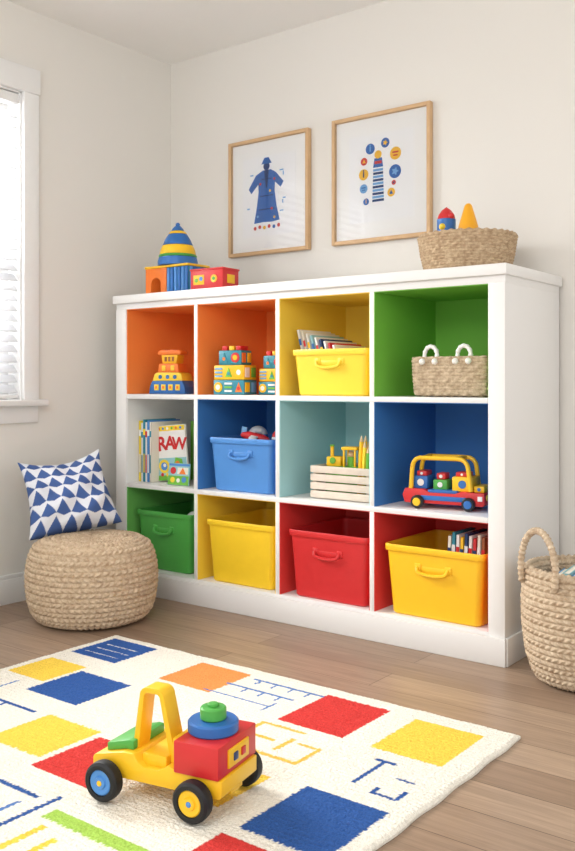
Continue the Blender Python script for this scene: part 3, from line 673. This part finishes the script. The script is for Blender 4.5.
for k,(c_,r_,r2,h_) in enumerate(rings):
    b=B(); b.lathe([(0,z),(r_-.001,z),(r_,z+.001),((r_+r2)/2+.003,z+h_/2),(r2+.0005,z+h_-.001),(0,z+h_-.0002)],PL[c_],None,40); b.obj('ring',e,label=f'{c_} ring'.replace('amber','yellow').replace('dgreen','green')); z+=h_
b=B(); b.sph((0,0,z+.005),.010,PL['blue']); b.obj('knob',e)
e=thing('picture_tin','low red box with small picture panels on shelf','box',(-2.556,2.84,1.281),(0,0,math.radians(4)))
b=B(); b.box((0,0,.045),(.170,.11,.090),PL['red'],.003); b.box((0,0,.091),(.176,.116,.008),PL['red'],.002); b.obj('box_body',e)
b=B(); b.box((-.04,-.0562,.048),(.056,.002,.040),PL['amber'],.0005)
for k,cc in enumerate(['green','binblue']): b.cyl((-.052+k*.025,-.058,.046+.006*(k%2)),.009,.002,PL[cc],(pi/2,0,0),.0003,14)
b.cyl((.040,-.0565,.050),.016,.003,PL['amber'],(pi/2,0,0),.0003,18); b.cyl((.040,-.058,.050),.008,.003,PL['dgreen'],(pi/2,0,0),.0003,14); b.box((.0855,0,.050),(.002,.05,.036),PL['amber'],.0005)
b.obj('picture_panel',e)
# ------------------------------------------------------------------ framed art
PPAPER=mat('print_paper',(249,249,250),.8,.01)
def framed(xc,zc,w,h,label,draw):
    e=thing('framed_art_print',label,'picture frame',(xc,YB-.002,zc))
    M=Matrix.Rotation(pi/2,4,'X')
    fw,fd=.016,.026
    b=B()
    for sx_ in (-1,1): b.box((sx_*(w/2-fw/2),-fd/2,0),(fw,fd,h),OAK,.002)
    for sz in (-1,1): b.box((0,-fd/2,sz*(h/2-fw/2)),(w-2*fw,fd,fw),OAK,.002)
    b.obj('frame',e,label='light oak frame')
    b=B(); b.box((0,-.008,0),(w-2*fw,.004,h-2*fw),CREAMW); b.obj('mat_board',e)
    b=B(); pw,ph=w*.66,h*.68
    b.box((0,-.0105,0),(pw,.001,ph),PPAPER)
    draw(b,lambda x,z,l=0: Matrix.Translation((x,-.0113-.0003*l,z))@M)
    b.obj('art_print',e)
    b=B(); b.box((0,-.020,0),(w-2*fw,.002,h-2*fw),GLASS); b.obj('glass_pane',e)
def circ(r,n=24): return [(r*math.cos(2*pi*i/n),r*math.sin(2*pi*i/n)) for i in range(n)]
def rect(w,h): return [(-w/2,-h/2),(w/2,-h/2),(w/2,h/2),(-w/2,h/2)]
A1=mat('ink_blue',(50,104,178),.8,.04,60); A2=mat('ink_navy',(38,64,116),.8); A3=mat('ink_red',(204,64,58),.8); A4=mat('ink_yellow',(240,186,56),.8); A5=mat('ink_light_blue',(116,172,222),.8)
def art1(b,P):
    b.ngon([(-.022,.110),(.024,.110),(.052,.095),(.096,.048),(.080,.024),(.048,.052),(.046,.015),(.056,-.05),(.074,-.120),(.03,-.125),(-.02,-.122),(-.072,-.125),(-.056,-.05),(-.046,.015),(-.048,.05),(-.088,.012),(-.104,.034),(-.062,.092)],A1,P(-.012,.005))
    for k,z in enumerate((.075,.0,-.06)): b.ngon(rect(.06+.014*k,.005),A2,P(-.012,z,1))
    b.ngon([(-.014,.11),(.014,.11),(.004,.03),(-.004,.03)],A2,P(-.012,.005,2)); b.ngon(circ(.018),A2,P(-.012,.132,1)); b.ngon([(-.03,0),(.03,0),(.012,.028),(-.012,.028)],A1,P(-.012,.143,2))
    for (x,z,m) in ((.045,.07,A3),(-.035,.055,A3),(.02,.02,A4),(.03,-.06,A3),(-.05,-.09,A5),(.045,-.10,A4)): b.ngon(circ(.006,12),m,P(x-.012,z,3))
    for (x,z,w_,h_) in ((.085,.105,.022,.006),(.095,.09,.006,.018),(-.085,.10,.018,.006),(.10,-.02,.016,.006),(.092,-.035,.006,.016),(-.105,-.05,.016,.006),(.085,-.075,.02,.005)): b.ngon(rect(w_,h_),A5,P(x-.012,z,1))
    for k in range(6): b.ngon(circ(.0085,14),[A3,A3,A4,A3,A1,A3][k],P(-.078+k*.027,-.142+.004*(k%2),1))
def art2(b,P):
    for k in range(10): b.ngon(rect(.056-.001*k,.0100),A2 if k%2==0 else A5,P(-.012,-.095+k*.0138,1))
    b.ngon([(-.024,.04),(.024,.04),(.018,.078),(-.018,.078)],A1,P(-.012,0,1)); b.ngon(circ(.017),A4,P(-.012,.092,2)); b.ngon(rect(.034,.012),A3,P(-.012,.06,2))
    star=[(math.cos(pi*i/5)*(1 if i%2==0 else .5),math.sin(pi*i/5)*(1 if i%2==0 else .5)) for i in range(10)]
    for i,(x,z,r,m,m2) in enumerate(((-.050,.120,.022,A1,A5),(.022,.135,.020,A1,A4),(.070,.085,.026,A4,A3),(-.080,.072,.016,A3,A4),(-.082,.018,.023,A4,A2),(.068,.012,.028,A1,A5),(-.082,-.040,.019,A5,A1),(.050,-.070,.018,A4,A1),(-.070,-.095,.014,A1,A4),(.062,-.032,.010,A3,A2))):
        b.ngon(circ(r),m,P(x,z,1)); k=i%4
        if k==0: b.ngon(rect(r*.25,r*1.0),m2,P(x,z,2)); b.ngon(circ(r*.16,10),m2,P(x,z+r*.7,3))
        elif k==1: b.ngon([(a*r*.65,c*r*.65) for a,c in star],m2,P(x,z,2))
        elif k==2: b.ngon(rect(r*1.1,r*.25),m2,P(x,z+r*.2,2)); b.ngon(rect(r*.8,r*.22),m2,P(x,z-r*.3,2))
        else: b.ngon([(-r*.5,-r*.4),(r*.5,-r*.4),(0,r*.55)],m2,P(x,z,2))
framed(-2.535,1.740,.456,.525,'oak framed print of a blue robe figure',art1)
framed(-1.950,1.743,.468,.528,'oak framed print of blue and yellow round icons',art2)
# ------------------------------------------------------------------ light, world, camera
wd=bpy.data.worlds.new('World'); scene.world=wd; wd.use_nodes=True
bg=wd.node_tree.nodes['Background']; bg.inputs[0].default_value=(.99,.99,.985,1); bg.inputs[1].default_value=1.40
def area(name,loc,target,size,sy,power,col=(1,1,1)):
    l=bpy.data.lights.new(name,'AREA'); l.shape='RECTANGLE'; l.size=size; l.size_y=sy; l.energy=power; l.color=col
    o=bpy.data.objects.new(name,l); scene.collection.objects.link(o); o.location=loc
    o.rotation_euler=(Vector(target)-Vector(loc)).to_track_quat('-Z','Y').to_euler(); return o
area('window_light',(-3.65,1.8,1.75),(-1.6,2.0,.6),1.2,1.3,190,(1,.995,.985))
area('room_light',(-1.0,-.3,2.3),(-2.0,2.6,.6),1.6,1.2,35,(1,.985,.96))
cam=bpy.data.cameras.new('Camera'); co=bpy.data.objects.new('Camera',cam); scene.collection.objects.link(co)
cam.sensor_fit='VERTICAL'; cam.sensor_height=24; cam.lens=908/851*24; cam.shift_y=-.05; cam.clip_start=.05
co.location=(0,0,.9); co.rotation_euler=(pi/2,0,math.radians(37.4)); scene.camera=co
scene.view_settings.view_transform='Standard'
